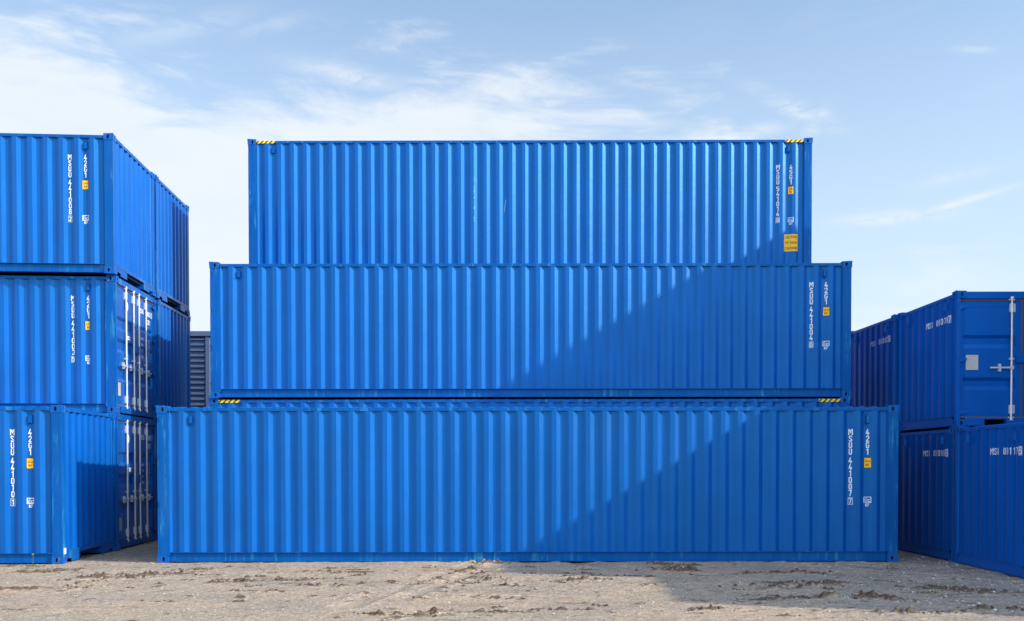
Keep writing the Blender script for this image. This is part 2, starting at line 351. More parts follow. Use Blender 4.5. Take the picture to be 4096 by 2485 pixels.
def vent_mesh(mat):
    mb = MB(); mb.box(-.045, .045, -.003, .004, -.105, .105)
    # sloped hood
    vs = [(-.030, -.003, -.07), (.030, -.003, -.07), (.030, -.003, .075), (-.030, -.003, .075), (-.020, -.036, -.052), (.026, -.036, -.052), (.026, -.036, .06), (-.020, -.036, .06)]
    mb.add(vs, [(4, 5, 6, 7), (0, 1, 5, 4), (1, 2, 6, 5), (2, 3, 7, 6), (3, 0, 4, 7)])
    for z in (.09, -.09): mb.cyl((0, -.003, z), (0, -.010, z), .007, 8)
    return mb.mesh('vent', mat)

def door_leaf(y0, y1, z0, z1, bands, x, mat):
    mg = .085
    ys = [y0, y0 + mg, y0 + mg + .02, y1 - mg - .02, y1 - mg, y1]; yd = [0, 0, 1, 1, 0, 0]
    zs = [z0]; zd = [0]
    def put(z, d): zs.append(z); zd.append(d)
    put(z0 + .10, 0); put(z0 + .106, .10)
    for a, b in bands: put(a, .10); put(a + .072, 1); put(b - .055, 1); put(b, .10)
    put(z1 - .106, .10); put(z1 - .10, 0); put(z1, 0)
    mb = MB(); vs = []
    for zc, dz in zip(zs, zd):
        for yc, dy in zip(ys, yd): vs.append((x + .040 * dz * dy, yc, zc))
    n = len(ys)
    mb.add(vs, [(i * n + j, i * n + j + 1, (i + 1) * n + j + 1, (i + 1) * n + j) for i in range(len(zs) - 1) for j in range(n - 1)])
    # edge thickness
    mb.box(x + .001, x + .03, y0, y0 + .004, z0, z1); mb.box(x + .001, x + .03, y1 - .004, y1, z0, z1)
    return mb.mesh('door_leaf', mat)
def gasket(y0, y1, z0, z1, x, t=.026):
    mb = MB()
    mb.box(x - .012, x + .02, y0 - t / 2, y1 + t / 2, z1, z1 + t); mb.box(x - .012, x + .02, y0 - t / 2, y1 + t / 2, z0 - t, z0)
    mb.box(x - .010, x + .02, y0 - t * .6, y0, z0, z1); mb.box(x - .010, x + .02, y1, y1 + t * .6, z0, z1)
    return mb.mesh('gasket', 'rubber')
def lock_rod(y, z0, z1, x, zh):
    mb = MB(); mb.cyl((x, y, z0 - .03), (x, y, z1 + .03), .0175, 14)
    for z, s in ((z0 - .035, -1), (z1 + .035, 1)):
        mb.cyl((x, y, z - s * .02), (x, y, z + s * .02), .027, 12)
        mb.box(x - .012, x + .045, y - .028, y + .028, z - .012 + s * .02, z + .012 + s * .02)
        mb.box(x + .0, x + .05, y - .048, y - .028, z - .03, z + .03); mb.box(x + .0, x + .05, y + .028, y + .048, z - .03, z + .03)
    for z in (z0 + .12, z1 - .12):
        mb.cyl((x, y, z - .075), (x, y, z + .075), .024, 14); mb.box(x + .008, x + .036, y - .062, y + .03, z - .07, z + .07)
    mb.cyl((x, y, zh + .13), (x, y, zh + .165), .025, 12); mb.box(x + .008, x + .034, y - .05, y + .03, zh + .13, zh + .165)
    return mb.mesh('lock_rod', 'zinc')
def lock_handle(y, s, x, zh, ln=.36):
    mb = MB(); mb.box(x - .022, x + .018, y - .03, y + .03, zh - .03, zh + .03)
    mb.box(x - .018, x - .006, min(y, y + s * ln), max(y, y + s * ln), zh - .012, zh + .014)
    c = y + s * ln * .55
    mb.cyl((x - .01, c, zh + .045), (x + .03, c, zh + .045), .022, 12); mb.cyl((x - .01, c, zh - .045), (x + .03, c, zh - .045), .022, 12)
    mb.box(x - .014, x + .026, c - .02, c + .02, zh - .06, zh + .06)
    return mb.mesh('lock_handle', 'zinc')
def hinge(y, s, x, z, mat):
    mb = MB()
    vs = []
    for d in (0, .016):
        vs += [(x - d, y, z - .042), (x - d, y + s * .05, z - .042), (x - d, y + s * .15, z - .018), (x - d, y + s * .15, z + .018), (x - d, y + s * .05, z + .042), (x - d, y, z + .042)]
    mb.add(vs, [tuple(range(6)), tuple(range(6, 12)), *[(i, (i + 1) % 6, 6 + (i + 1) % 6, 6 + i) for i in range(6)]])
    mb.cyl((x - .008, y, z - .048), (x - .008, y, z + .048), .016, 10)
    return mb.mesh('hinge', mat)

def model(L, Wd, H, kind):
    """returns list of (name, mesh, location, [subparts]) shared by every container of this size"""
    nav = kind == 'box8'
    P, Fm = ('navy', 'navyframe') if nav else ('paint', 'frame')
    cast = CASTN if nav else CAST
    hl, hw = L / 2, Wd / 2; parts = []
    def A(n, me, loc=(0, 0, 0), sub=()): parts.append((n, me, loc, list(sub)))
    for sx in (1, -1):
        for sy in (1, -1):
            for t in (0, 1): A('corner_casting', cast[(sx, sy, t)], (-hl * sx, -hw * sy, H - CSZ if t else 0))
    p0, p1 = (.205, .172) if not nav else (.10, .10)
    st = .367 if not nav else .30
    pts = side_profile(L, p0, p1, st, .036 if not nav else .014)
    zt = H - .031 - .058; zb = .172
    # sides
    for s in (-1, 1):
        mb = MB(); vs = []
        for x, d in pts:
            xx = (-hl + x) if s < 0 else (-hl + x); yy = -s * (-(hw - .012) + d) if s > 0 else (-(hw - .012) + d)
            vs += [(xx, yy, zb), (xx, yy, zt + .004)]
        mb.add(vs, [(2 * i, 2 * i + 2, 2 * i + 3, 2 * i + 1) for i in range(len(pts) - 1)])
        A('side_panel', mb.mesh('side_panel', P))
        # top rail and bottom rail
        mb = MB(); a, b = sorted((s * (hw - .010), s * (hw - .070)))
        mb.box(-hl + CSX - .001, hl - CSX + .001, a, b, zt, zt + .058); A('top_rail', bevelled(mb.mesh('top_rail', Fm), .005))
        mb = MB(); dp = .045 if not nav else .012
        def bx(y0, y1, z0, z1):
            a, b = sorted((s * (hw - y0), s * (hw - y1))); mb.box(-hl + CSX - .001, hl - CSX + .001, a, b, z0, z1)
        bx(.003, .10, .166, .1725); bx(.004 + dp, .004 + dp + .006, .021, .166); bx(.005, .10, .0145, .021)
        A('bottom_rail', mb.mesh('bottom_rail', Fm))
    # posts
    for s in (-1, 1):
        # door end post with hinge pockets
        mb = MB(); y0, y1 = sorted((s * (hw - .006), s * (hw - .066)))
        hz = [.254, .945, 1.64, H - .235] if not nav else [.244, 1.12, 1.997]
        mb.box(-hl + .034, -hl + p0, y0, y1, CSZ, H - CSZ)
        zc = CSZ
        for z in hz: mb.box(-hl + .006, -hl + .034, y0, y1, zc, z - .04); zc = z + .04
        mb.box(-hl + .006, -hl + .034, y0, y1, zc, H - CSZ)
        A('corner_post', bevelled(mb.mesh('corner_post', Fm), .003, 1))
        mb = MB(); mb.box(hl - p1, hl - .006, y0, y1, CSZ, H - CSZ); mb.box(hl - .05, hl - .008, min(s * (hw - .01), s * (hw - .15)), max(s * (hw - .01), s * (hw - .15)), CSZ, H - CSZ)
        A('corner_post', bevelled(mb.mesh('corner_post', Fm), .003, 1))
    # roof with pressed ribs
    mb = MB(); zr = H - .034; xs = [-hl + .03]; zd = [0]; x = -hl + .30
    while x < hl - .32:
        for dx, d in ((0, 0), (.022, 1), (.095, 1), (.117, 0)): xs.append(x + dx); zd.append(d)
        x += .205
    xs.append(hl - .03); zd.append(0)
    ys = [-hw + .03, -hw + .115, -hw + .15, hw - .15, hw - .115, hw - .03]; yd = [0, 0, 1, 1, 0, 0]
    vs = [(a, c, zr + .026 * b * d) for a, b in zip(xs, zd) for c, d in zip(ys, yd)]; n = 6
    mb.add(vs, [(i * n + j, (i + 1) * n + j, (i + 1) * n + j + 1, i * n + j + 1) for i in range(len(xs) - 1) for j in range(5)])
    A('roof_panel', mb.mesh('roof_panel', P))
    mb = MB(); mb.box(-hl + .06, hl - .06, -hw + .09, hw - .09, .10 if not nav else .125, .165); 
    if not nav:
        for i in range(int(L / .6)): mb.box(-hl + .4 + i * .6, -hl + .45 + i * .6, -hw + .08, hw - .08, .03, .10)
    A('floor', mb.mesh('floor', 'floor'))
    # plain end (+x)
    e0, e1 = -hw + .165, hw - .165; mb = MB()
    npt = 8 if not nav else 7; pit = (e1 - e0) / npt; pp = [(e0 - .03, -.004), (e0, .036)]
    for i in range(npt):
        b = e0 + i * pit
        pp += [(b + .25 * pit, .036), (b + .5 * pit, 0), (b + .75 * pit, 0)] if i < npt else []
        pp += [(b + pit, .036)]
    pp += [(e1 + .03, -.004)]
    vs = []
    for y, d in pp: vs += [(hl - .014 - d, y, .20), (hl - .014 - d, y, H - .075)]
    mb.add(vs, [(2 * i, 2 * i + 2, 2 * i + 3, 2 * i + 1) for i in range(len(pp) - 1)])
    A('end_panel', mb.mesh('end_panel', P))
    mb = MB(); mb.box(hl - .07, hl - .008, -hw + CSY, hw - CSY, H - .088, H - .022); mb.box(hl - .30, hl - .02, -hw + CSY, hw - CSY, H - .03, H - .020)
    A('end_top_rail', bevelled(mb.mesh('end_top_rail', Fm), .004, 1))
    mb = MB(); mb.box(hl - .07, hl - .006, -hw + .05, hw - .05, .145, .205)
    if not nav:
        for s in (-1, 1):
            mb.box(hl - .014, hl - .008, *sorted((s * (hw - .37), s * (hw - .72))), .010, .145)
            mb.box(hl - .016, hl - .010, *sorted((s * (hw - .15), s * (hw - .37))), .062, .145)
            mb.box(hl - .8, hl - .014, *sorted((s * (hw - .70), s * (hw - .72))), .02, .13)
    else: mb.box(hl - .02, hl - .010, -hw + .16, hw - .16, .01, .145)
    A('end_bottom_rail', bevelled(mb.mesh('end_bottom_rail', Fm), .002, 1))
    # door end (-x)
    z0, z1 = .168, H - .165; xd = -hl + .050
    mb = MB(); mb.box(-hl + .012, -hl + .10, -hw + .10, hw - .10, H - .135, H - .016); mb.box(-hl + .02, -hl + .30, -hw + CSY, hw - CSY, H - .032, H - .014)
    A('door_header', bevelled(mb.mesh('door_header', Fm), .004, 1))
    mb = MB()
    cuts = [(.205, .26)] if not nav else [(.48, .84)]
    yy = [-hw + .155]
    for a, b in cuts: yy += [-hw + a, -hw + b]
    yy += [hw - b for a, b in cuts[::-1]] and [v for a, b in cuts[::-1] for v in (hw - b, hw - a)] + [hw - .155]
    for i in range(0, len(yy), 2): mb.box(-hl + .014, -hl + .10, yy[i], yy[i + 1], .016, .142)
    mb.box(-hl + .0145, -hl + .10, -hw + .155, hw - .155, .12, .1421)
    A('door_sill', mb.mesh('door_sill', Fm))
    bands = [(.62, .90), (1.16, 1.43), (1.585, 1.85)] if not nav else [(.605, .82), (1.305, 1.53)]
    for s in (-1, 1):
        ya, yb = sorted((s * .012, s * (hw - (.055 if not nav else .045))))
        subs = [('gasket', gasket(ya, yb, z0, z1, xd))]
        zh = .93 if not nav else .98
        if nav: 
            subs += [('lock_rod', lock_rod(s * .175, z0, z1, -hl + .02, zh)), ('lock_handle', lock_handle(s * .175, s, -hl + .02, zh))]
        else:
            subs += [('lock_rod', lock_rod(s * .16, z0, z1, -hl + .022, zh)), ('lock_rod', lock_rod(s * .60, z0, z1, -hl + .022, zh))]
            subs += [('lock_handle', lock_handle(s * .16, s, -hl + .022, zh, .30)), ('lock_handle', lock_handle(s * .60, s, -hl + .022, zh - .004, .30))]
        for z in hz: subs.append(('hinge', hinge(s * (hw - .028), -s, -hl + .028, z, Fm)))
        A('door_leaf', door_leaf(ya, yb, z0, z1, bands, xd, P), (0, 0, 0), subs)
    mb = MB()
    zc = 1.32 if not nav else 1.13
    mb.box(-hl + .004, -hl + .05, -.10, .10, zc - .07, zc + .07); mb.box(-hl + .0, -hl + .03, -.12, -.08, zc - .085, zc + .085)
    A('lock_box', bevelled(mb.mesh('lock_box', Fm), .004, 1))
    # vents
    prof = interp(pts); vm = vent_mesh(Fm)
    for s in (-1, 1):
        for xv in ((.545, L - .512) if not nav else (.47, L - .46)):
            xv2 = xv if s < 0 else L - xv
            zv = H - .233 if not nav else H - .22
            me = vm
            if s > 0:
                me = bpy.data.meshes.get('vent_back_' + kind)
                if not me:
                    me = vm.copy(); me.name = 'vent_back_' + kind
                    for v in me.vertices: v.co.y *= -1
                    me.flip_normals()
            A('vent', me, (-hl + xv2, s * (hw - .012 - prof(xv2)), zv))
    return dict(parts=parts, L=L, W=Wd, H=H, pts=pts, prof=prof, kind=kind)
S40, H40 = 2.575, 2.880
MOD = dict(std=model(12.192, 2.438, S40, 'std'), hc=model(12.192, 2.438, H40, 'hc'), box8=model(2.43, 2.2, 2.26, 'box8'))

def place(modn, loc, yaw, label, group, name='shipping_container', tilt=0):
    md = MOD[modn]
    e = bpy.data.objects.new(name, None); COL.objects.link(e); e.location = loc; e.rotation_euler = (0, tilt, yaw); e.empty_display_size = .5
    tag(e, label, 'shipping container', group)
    e2 = {}
    for n, me, l, subs in md['parts']:
        o = obj(n, me, e); o.location = l
        e2.setdefault(n, []).append(o)
        for sn, sm in subs: so_ = obj(sn, sm, o)
    return e, e2, md

def code_marks(e, md, num, chk, scode, size, s=-1, cM=.784, cC=.502):
    """vertical number, size code, height sticker and the ic 87 mark at the right-hand end of the near side"""
    L, hw, hl = md['L'], md['W'] / 2, md['L'] / 2
    kx = [p[0] for p in md['pts']]
    def fin(name, mb, mats):
        mb = conform(mb, md['prof'], kx)
        mb.xf(lambda x, y, z: (-hl + x, -(hw - .012) + y, z)); return obj(name, mb.mesh(name, mats), e)
    H0 = 0 if md['kind'] == 'std' else .125
    zt = 2.189 + H0; pc = .1080
    mb = MB(); x = L - cM; z = zt - .051
    for i, ch in enumerate('MSUU'): code(ch, x, z - i * pc, .1, 0, mb)
    z -= 4 * pc + .034
    for i, ch in enumerate(num): code(ch, x, z - i * pc, .1, 0, mb)
    z -= len(num) * pc + .024
    code(chk, x, z, .088, 0, mb); frame2(mb, x - .037, x + .037, z - .06, z + .06, .0055, 0)
    fin('identification_number', mb, ['white'])
    mb = MB(); x = L - cC; z = zt - .051
    for i, ch in enumerate(scode): code(ch, x, z - i * pc, .1, 0, mb)
    fin('size_code', mb, ['white'])
    zs = 1.715 + H0 * 1.05; mb = MB()
    rect(mb, x - .055, x + .055, zs - .165, zs, 0); frame2(mb, x - .060, x + .060, zs - .170, zs + .005, .0075, 1, -.001)
    tmb(size[0], x, zs - .052, .042, .72, .02, 1, mb); tmb(size[1], x, zs - .118, .042, .72, .02, 1, mb)
    n0 = len(mb.v)
    mb.v = [(a, b if b else 0, c) for a, b, c in mb.v]
    # print stands 1 mm proud of the sticker
    idx = set(i for f, m in zip(mb.f, mb.m) if m == 1 for i in f); mb.v = [(a, -.0012 if i in idx else b, c) for i, (a, b, c) in enumerate(mb.v)]
    fin('height_sticker', mb, ['yellow', 'black'])
    zi = 1.070 + H0 * .9; mb = MB()
    frame2(mb, x - .058, x + .058, zi - .098, zi, .009); rect(mb, x - .018, x - .010, zi - .089, zi - .009)
    tmb('i', x - .034, zi - .050, .060, .95, .02, 0, mb); tmb('c', x + .022, zi - .048, .072, 1.0, .015, 0, mb)
    tmb('87', x + .0, zi - .133, .052, .95, .016, 0, mb)
    fin('approval_mark', mb, ['white'])
    return fin
def stripes(e, md):
    hl, hw, H = md['L'] / 2, md['W'] / 2, md['H']; zt = H - .089
    for s in (-1, 1):
        mb = MB(); a, b = (-hl + CSX + .004, -hl + CSX + .41) if s < 0 else (hl - CSX - .41, hl - CSX - .004)
        y = -(hw - .010) - .0015; z0, z1 = zt + .0015, zt + .0565; sl_ = .055
        rect(mb, a, b, z0, z1, 0, y)
        x = a - .02
        while x < b:
            q = [(x, z0), (x + .038, z0), (x + .038 + sl_, z1), (x + sl_, z1)]
            # clip to a..b
            def clip(pl, lim, keep):
                o = []
                for i in range(len(pl)):
                    p, r = pl[i], pl[(i + 1) % len(pl)]; ip, ir = keep(p[0]), keep(r[0])
                    if ip: o.append(p)
                    if ip != ir: t = (lim - p[0]) / (r[0] - p[0]); o.append((lim, p[1] + t * (r[1] - p[1])))
                return o
            q = clip(q, a, lambda v: v >= a); q = clip(q, b, lambda v: v <= b) if q else q
            if len(q) > 2: mb.add([(u, y - .0012, v) for u, v in q], [tuple(range(len(q)))], 1)
            x += .097
        obj('hazard_stripe', mb.mesh('hazard_stripe', ['hyellow', 'black']), e)

def put40(modn, near, right, yaw, flip, label, group, tilt=0):
    """near = world x, y, z of the near left (or near right) bottom corner of the visible long side"""
    L, Wd = 12.192, 2.438; c, s = math.cos(yaw), math.sin(yaw)
    lx = -L / 2 if right else L / 2
    cx = near[0] + lx * c - (Wd / 2) * s; cy = near[1] + lx * s + (Wd / 2) * c
    return place(modn, (cx, cy, near[2]), yaw + (math.pi if flip else 0), label, group)
G1 = 'long blue containers in the middle row'; G2 = 'blue containers stacked on the left'; G3 = 'small dark blue containers on the right'; G4 = 'containers stacked beyond the right edge'
F, Fp, md = put40('std', (-5.826, 15.388, 0), False, R(.26), False, 'long blue container on the ground in front, marked 441007 7, right half in shade', G1)
code_marks(F, md, '441007', '7', '42G1', ('2,6 m', "8'6\""))
A_, _, md = put40('hc', (-5.78, 17.924, 0), False, R(-.5), False, 'blue container hidden behind the front one except its striped top rail', G1); stripes(A_, md)
B_, _, md = put40('std', (-5.741, 17.883, H40 + .002), False, R(-.11), False, 'blue container marked 441004 0, second from the top, standing on the striped rail', G1)
code_marks(B_, md, '441004', '0', '42G1', ('2,6 m', "8'6\""), cM=.758, cC=.478)
T0, _, md = put40('hc', (-5.705, 20.408, 0), False, R(-.22), False, 'hidden blue container at the bottom of the rear stack', G1)
T1, _, md = put40('hc', (-5.705, 20.408, H40 + .002), False, R(-.22), False, 'hidden blue container in the middle of the rear stack, behind number 441004', G1)
T_, _, md = put40('hc', (-5.705, 20.408, 2 * H40 + .004), False, R(-.22), False, 'topmost blue container, marked 541014 8, with yellow caution sticker and striped corners', G1); stripes(T_, md)
fin = code_marks(T_, md, '541014', '8', '45G1', ('2,9m', "9'6\""), cM=.736, cC=.455)
mb = MB(); x = md['L'] - .447; rect(mb, x - .148, x + .148, .455, .82, 0)
k0 = len(mb.v)
for i, t in enumerate(('CAUTION', "9'6\" HIGH", 'CONTAINER')): tmb(t, x, .76 - i * .12, .062, .72 if i < 2 else .60, .02, 1, mb)
mb.v = [(a, -.0012 if i >= k0 else b, c) for i, (a, b, c) in enumerate(mb.v)]
fin('caution_sticker', mb, ['yellow', 'black'])
# paint scratches on the topmost container
mb = MB()
for k in range(22):
    z = 2.06 - k * .045 - random.random() * .02
    if random.random() < .6: rect(mb, 4.887 + random.random() * .005, 4.892 + random.random() * .006, z, z + .015 + random.random() * .03)
for k in range(5): rect(mb, 5.542 + k * .006, 5.549 + k * .006, 1.30 + k * .055, 1.36 + k * .055)
fin('paint_scratch', mb, ['scuff'])
mb = MB()
for (px, pz) in ((.55, .42), (.33, .9), (3.3, 1.5)): rect(mb, px, px + .012, pz, pz + .02)

LA, _, md = put40('std', (-7.304, 15.234, .003), True, R(3.3), False, 'blue container on the ground at the left edge, marked 441010 1, standing nearest the camera', G2)
code_marks(LA, md, '441010', '1', '42G1', ('2,6 m', "8'6\""), cM=.80, cC=.52)
# small white notice on its end
mb = MB(); rect(mb, 1.075, 1.165, .150, .245, 0)
for z, h in ((.222, .007), (.210, .006)): rect(mb, 1.08, 1.16, z, z + h, 1, -.001)
rect(mb, 1.10, 1.14, .182, .200, 2, -.001); rect(mb, 1.08, 1.16, .166, .171, 1, -.001)
mb.xf(lambda x, y, z: (6.096 - .0055 - y * -1, -x, z)); obj('notice_sticker', mb.mesh('notice_sticker', ['white', 'plate', 'red']), LA)
LB1, l1, md = put40('std', (-7.409, 17.63, .012), True, R(4.16), True, 'lowest blue container with lock rods on its doors, left of the front container', G2)
LB2, l2, md = put40('std', (-7.405, 17.613, 2.588), True, R(3.9), True, 'blue container marked 441003 5 with its double doors sunlit, middle of the left stack', G2)
code_marks(LB2, md, '441003', '5', '42G1', ('2,6 m', "8'6\""), cM=.784, cC=.502) if False else None
LB3, _, md = put40('std', (-7.372, 17.47, 5.166), True, R(3.7), False, 'blue container marked 441008 2 at the top of the left stack', G2)
code_marks(LB3, md, '441008', '2', '42G1', ('2,6 m', "8'6\""), cM=.80, cC=.52)
LC1, _, md = put40('std', (-7.56, 20.10, 0), True, R(3.7), False, 'blue container on the ground behind the lowest container with doors', G2)
LC2, _, md = put40('std', (-7.53, 20.08, 2.577), True, R(3.7), False, 'blue container with its ribbed end mostly in shade, right behind the doors of 441003', G2)
LC3, _, md = put40('std', (-7.50, 19.92, 5.154), True, R(3.5), False, 'blue container at the top rear of the left stack, behind number 441008', G2)
def flip_marks(e, md, *a, **k):
    """same marks on the other long side (container turned round)"""
    n0 = set(e.children); code_marks(e, md, *a, **k)
    for o in set(e.children) - n0: o.rotation_euler = (0, 0, math.pi)
flip_marks(LB2, md, '441003', '5', '42G1', ('2,6 m', "8'6\""), cM=.80, cC=.52)
def door_marks(e, parts, num, md):
    """lettering on the door leaves; as seen from outside the doors the viewer's right is local -y"""
    hl = md['L'] / 2; x = -hl + .050
    def fin(name, mb, mats, par):
        mb.xf(lambda a, b, c: (x - .003 + b, -a, c)); return obj(name, mb.mesh(name, mats), par)
    leafs = parts['door_leaf']; right = leafs[0]; left = leafs[1]
    mb = MB()
    for i, ch in enumerate('MSUU'): code(ch, .29 + i * .066, 2.16, .10, 0, mb)
    for i, ch in enumerate(num[:6]): code(ch, .62 + i * .058, 2.16, .10, 0, mb)
    code(num[6], 1.02, 2.16, .09, 0, mb)
    for i, ch in enumerate('42G1'): code(ch, .72 + i * .064, 1.99, .10, 0, mb)
    frame2(mb, .975, 1.065, 2.10, 2.22, .006)
    fin('door_number', mb, ['white'], right)
    mb = MB()
    for z, t in ((1.50 + .10, 'MAX.GR.'), (1.50 - .02, 'TARE'), (1.36, 'NET'), (1.24, 'CU.CAP.')): 
        tmb(t, .42, z, .055, .62, .02, 0, mb)
        for q in (0, 1):
            tmb('KG' if q == 0 else 'LB', .86, z + .018 - q * .055, .038, .8, .02, 0, mb); 
    fin('weight_panel', mb.xf(lambda a, b, c: (a, b - .0 , c)), ['white'], right)
    mb = MB(); n = 28; c = (-.50, 2.11); 
    mb.add([(c[0], 0, c[1])] + [(c[0] + .095 * math.cos(2 * math.pi * i / n), 0, c[1] + .095 * math.sin(2 * math.pi * i / n)) for i in range(n)], [(0, i + 1, (i + 1) % n + 1) for i in range(n)])
    for k in range(3):
        r_ = .062 - k * .02
        for i in range(n):
            t0, t1 = 2 * math.pi * i / n, 2 * math.pi * (i + 1) / n
            mb.add([(c[0] + r * math.cos(t), -.0012, c[1] + r * math.sin(t)) for r, t in ((r_, t0), (r_, t1), (r_ - .006, t1), (r_ - .006, t0))], [(0, 1, 2, 3)], 1)
    fin('round_badge', mb, ['white', 'paint'], left)
    mb = MB(); rect(mb, -.50, -.30, 1.47, 1.54, 0)
    for i in range(5): rect(mb, -.485 + i * .037, -.465 + i * .037, 1.485, 1.525, 1, -.0012)
    fin('maker_sticker', mb, ['white', 'paint'], left)
    mb = MB(); rect(mb, -1.02, -.86, .33, .60, 0); frame2(mb, -1.02, -.86, .33, .60, .008, 1, -.0012); fin('data_plate', mb, ['plate', 'rubber'], left)
door_marks(LB2, l2, '4410035', md); door_marks(LB1, l1, '4410061', md)

# right-hand small containers: doors face the camera, visible side is local +y
def put8(near, yaw, label, group=G3):
    """near = world x, y, z of the near left bottom corner"""
    L, Wd = 2.43, 2.2; c, s = math.cos(yaw), math.sin(yaw)
    # world offsets along side (back) = (-s, c), along front (right) = (c, s)
    cx = near[0] + (Wd / 2) * c - (L / 2) * s; cy = near[1] + (Wd / 2) * s + (L / 2) * c
    return place('box8', (cx, cy, near[2]), yaw + math.pi / 2, label, group, 'storage_container')
def side_number(e, md, num):
    """MSU number painted across the ribs of the side facing the camera"""
    L, hw, hl = md['L'], md['W'] / 2, md['L'] / 2; kx = [p[0] for p in md['pts']]
    mb = MB(); txt = 'MSU ' + num; n = 10; x0, x1 = 1.17, .27     # far .. near
    for i, ch in enumerate(txt):
        u = 1.15 - (i / 9) * .86 - (0.0 if i < 3 else .0)
        if ch == ' ': continue
        code(ch, -u, 1.83, .105, 0, mb, 1.25)
    frame2(mb, -.335, -.250, 1.765, 1.895, .007)
    pr = md['prof']
    mb = conform(mb, lambda x: pr(-x), [-k for k in kx])
    mb.xf(lambda x, y, z: (-hl - x, (hw - .012) - y, z)); obj('identification_number', mb.mesh('identification_number', ['white']), e)
R3, _, mb8 = put8((7.409, 15.74, -.03), R(0), 'dark blue small container marked 080966 on the ground in deep shade'); side_number(R3, mb8, '080966')
R2, _, _m = put8((7.294, 13.224, -.03), R(-2.06), 'dark blue small container marked 081176 on the ground at the right edge'); side_number(R2, mb8, '081176')
R1, r1p, _m = put8((7.405, 15.66, 2.235), R(-.28), 'dark blue small container marked 080797, its door with silver lock rod facing forward'); side_number(R1, mb8, '080797')
R4, _, _m = put8((7.388, 18.15, 2.237), R(1.11), 'dark blue small container marked 080626, upper tier, behind the one with the silver lock rod'); side_number(R4, mb8, '080626')
R5, _, _m = put8((7.42, 18.22, -.03), R(.6), 'dark blue small container in the lower tier, hidden behind 080966')
# certificate plate on the left door leaf of R1 (viewer's left is local +y)
hl = 1.215
mb = MB(); rect(mb, -.923, -.717, .947, 1.195, 0); rect(mb, -.90, -.74, 1.168, 1.178, 1, -.001)
for i in range(9):
    w = random.uniform(.06, .16); rect(mb, -.90, -.90 + w, 1.148 - i * .021, 1.152 - i * .021, 1, -.001)
mb.xf(lambda a, b, c: (-hl + .047 + b, -a, c)); obj('certificate_plate', mb.mesh('certificate_plate', ['certplate', 'plate']), r1p['door_leaf'][1])

# containers standing beyond the right edge of the photograph: they throw the shadow across the yard
def put40y(modn, near, label):      # long axis along world y, near = left front bottom corner
    L, Wd = 12.192, 2.438
    return place(modn, (near[0] + Wd / 2, near[1] + L / 2, near[2]), math.pi / 2, label, G4)
MOD['hc20'] = model(6.058, 2.438, H40, 'hc20')
TN = ('one', 'two', 'three', 'four')
for k in range(2):
    put40('std', (10.76, 8.08, -.03 + k * 2.577), False, 0, False, 'blue container beyond the right edge, nearest stack, tier ' + TN[k], G4)
    place('hc20', (9.67 + 1.219, 10.76 + 3.029, -.03 + k * 2.882), math.pi / 2, 'short blue container beyond the right edge, tier ' + TN[k], G4)
for k in range(4):
    for q in range(2):
        put40('std', (12.16, 13.50 + q * 2.46, -.03 + k * 2.577), False, 0, False, 'blue container beyond the right edge, tallest stacks, tier %s of stack %s' % (TN[k], TN[q]), G4)

# ------------------------------------------------------------------ dark grey shed behind
M['shed'] = plain('dark_grey_cladding', (.105, .150, .25), .5, .1, .5, .12, 3)
def shed(x0, x1, y, D, H):
    e = bpy.data.objects.new('storage_shed', None); COL.objects.link(e); e.location = ((x0 + x1) / 2, y + D / 2, 0)
    tag(e, 'dark grey shed with horizontal ribbed cladding in the gap behind the blue stacks', 'shed')
    cx = (x0 + x1) / 2; yo = -D / 2
    mb = MB(); mb.box(x0 - cx + .05, x1 - cx - .05, yo + .08, D / 2 - .06, 0, H - .1); obj('wall', mb.mesh('wall', 'shed'), e)
    mb = MB(); mb.box(x0 - cx, x1 - cx, yo - .03, D / 2, H - .15, H); obj('roof', bevelled(mb.mesh('roof', 'shed'), .01, 1), e)
    posts = []; px = -9.06
    while px > x0 + .2: px -= 1.36
    while px < x1: posts.append(px); px += 1.36
    for p in posts:
        mb = MB(); mb.box(p - cx - .067, p - cx + .067, yo, yo + .1, 0, H - .15); obj('post', bevelled(mb.mesh('post', 'shed'), .008, 1), e)
    pit = .162
    for p, q in zip(posts[:-1], posts[1:]):
        a, b = p + .067 - cx, q - .067 - cx; mb = MB(); z = H - .15 - pit * .98
        while z > -.05:
            # rib: sloped top, flat face, small ends tapered
            pr = [(z, .075), (z + .028, .075), (z + .05, .02), (z + .098, .02), (z + .115, .075), (z + pit, .075)]
            for (za, da), (zb2, db) in zip(pr[:-1], pr[1:]):
                ea = .03 if da < .05 else 0; eb = .03 if db < .05 else 0
                mb.add([(a + ea, yo + da, za), (b - ea, yo + da, za), (b - eb, yo + db, zb2), (a + eb, yo + db, zb2)], [(0, 1, 2, 3)])
            for ex, sg in ((a, 1), (b, -1)):
                mb.add([(ex, yo + .075, z + .028), (ex + sg * .03, yo + .02, z + .05), (ex + sg * .03, yo + .02, z + .098), (ex, yo + .075, z + .115)], [(0, 1, 2, 3)])
            z -= pit
        obj('ribbed_cladding', mb.mesh('ribbed_cladding', 'shed'), e)
shed(-13.5, -2.5, 28, 5, 5.59)

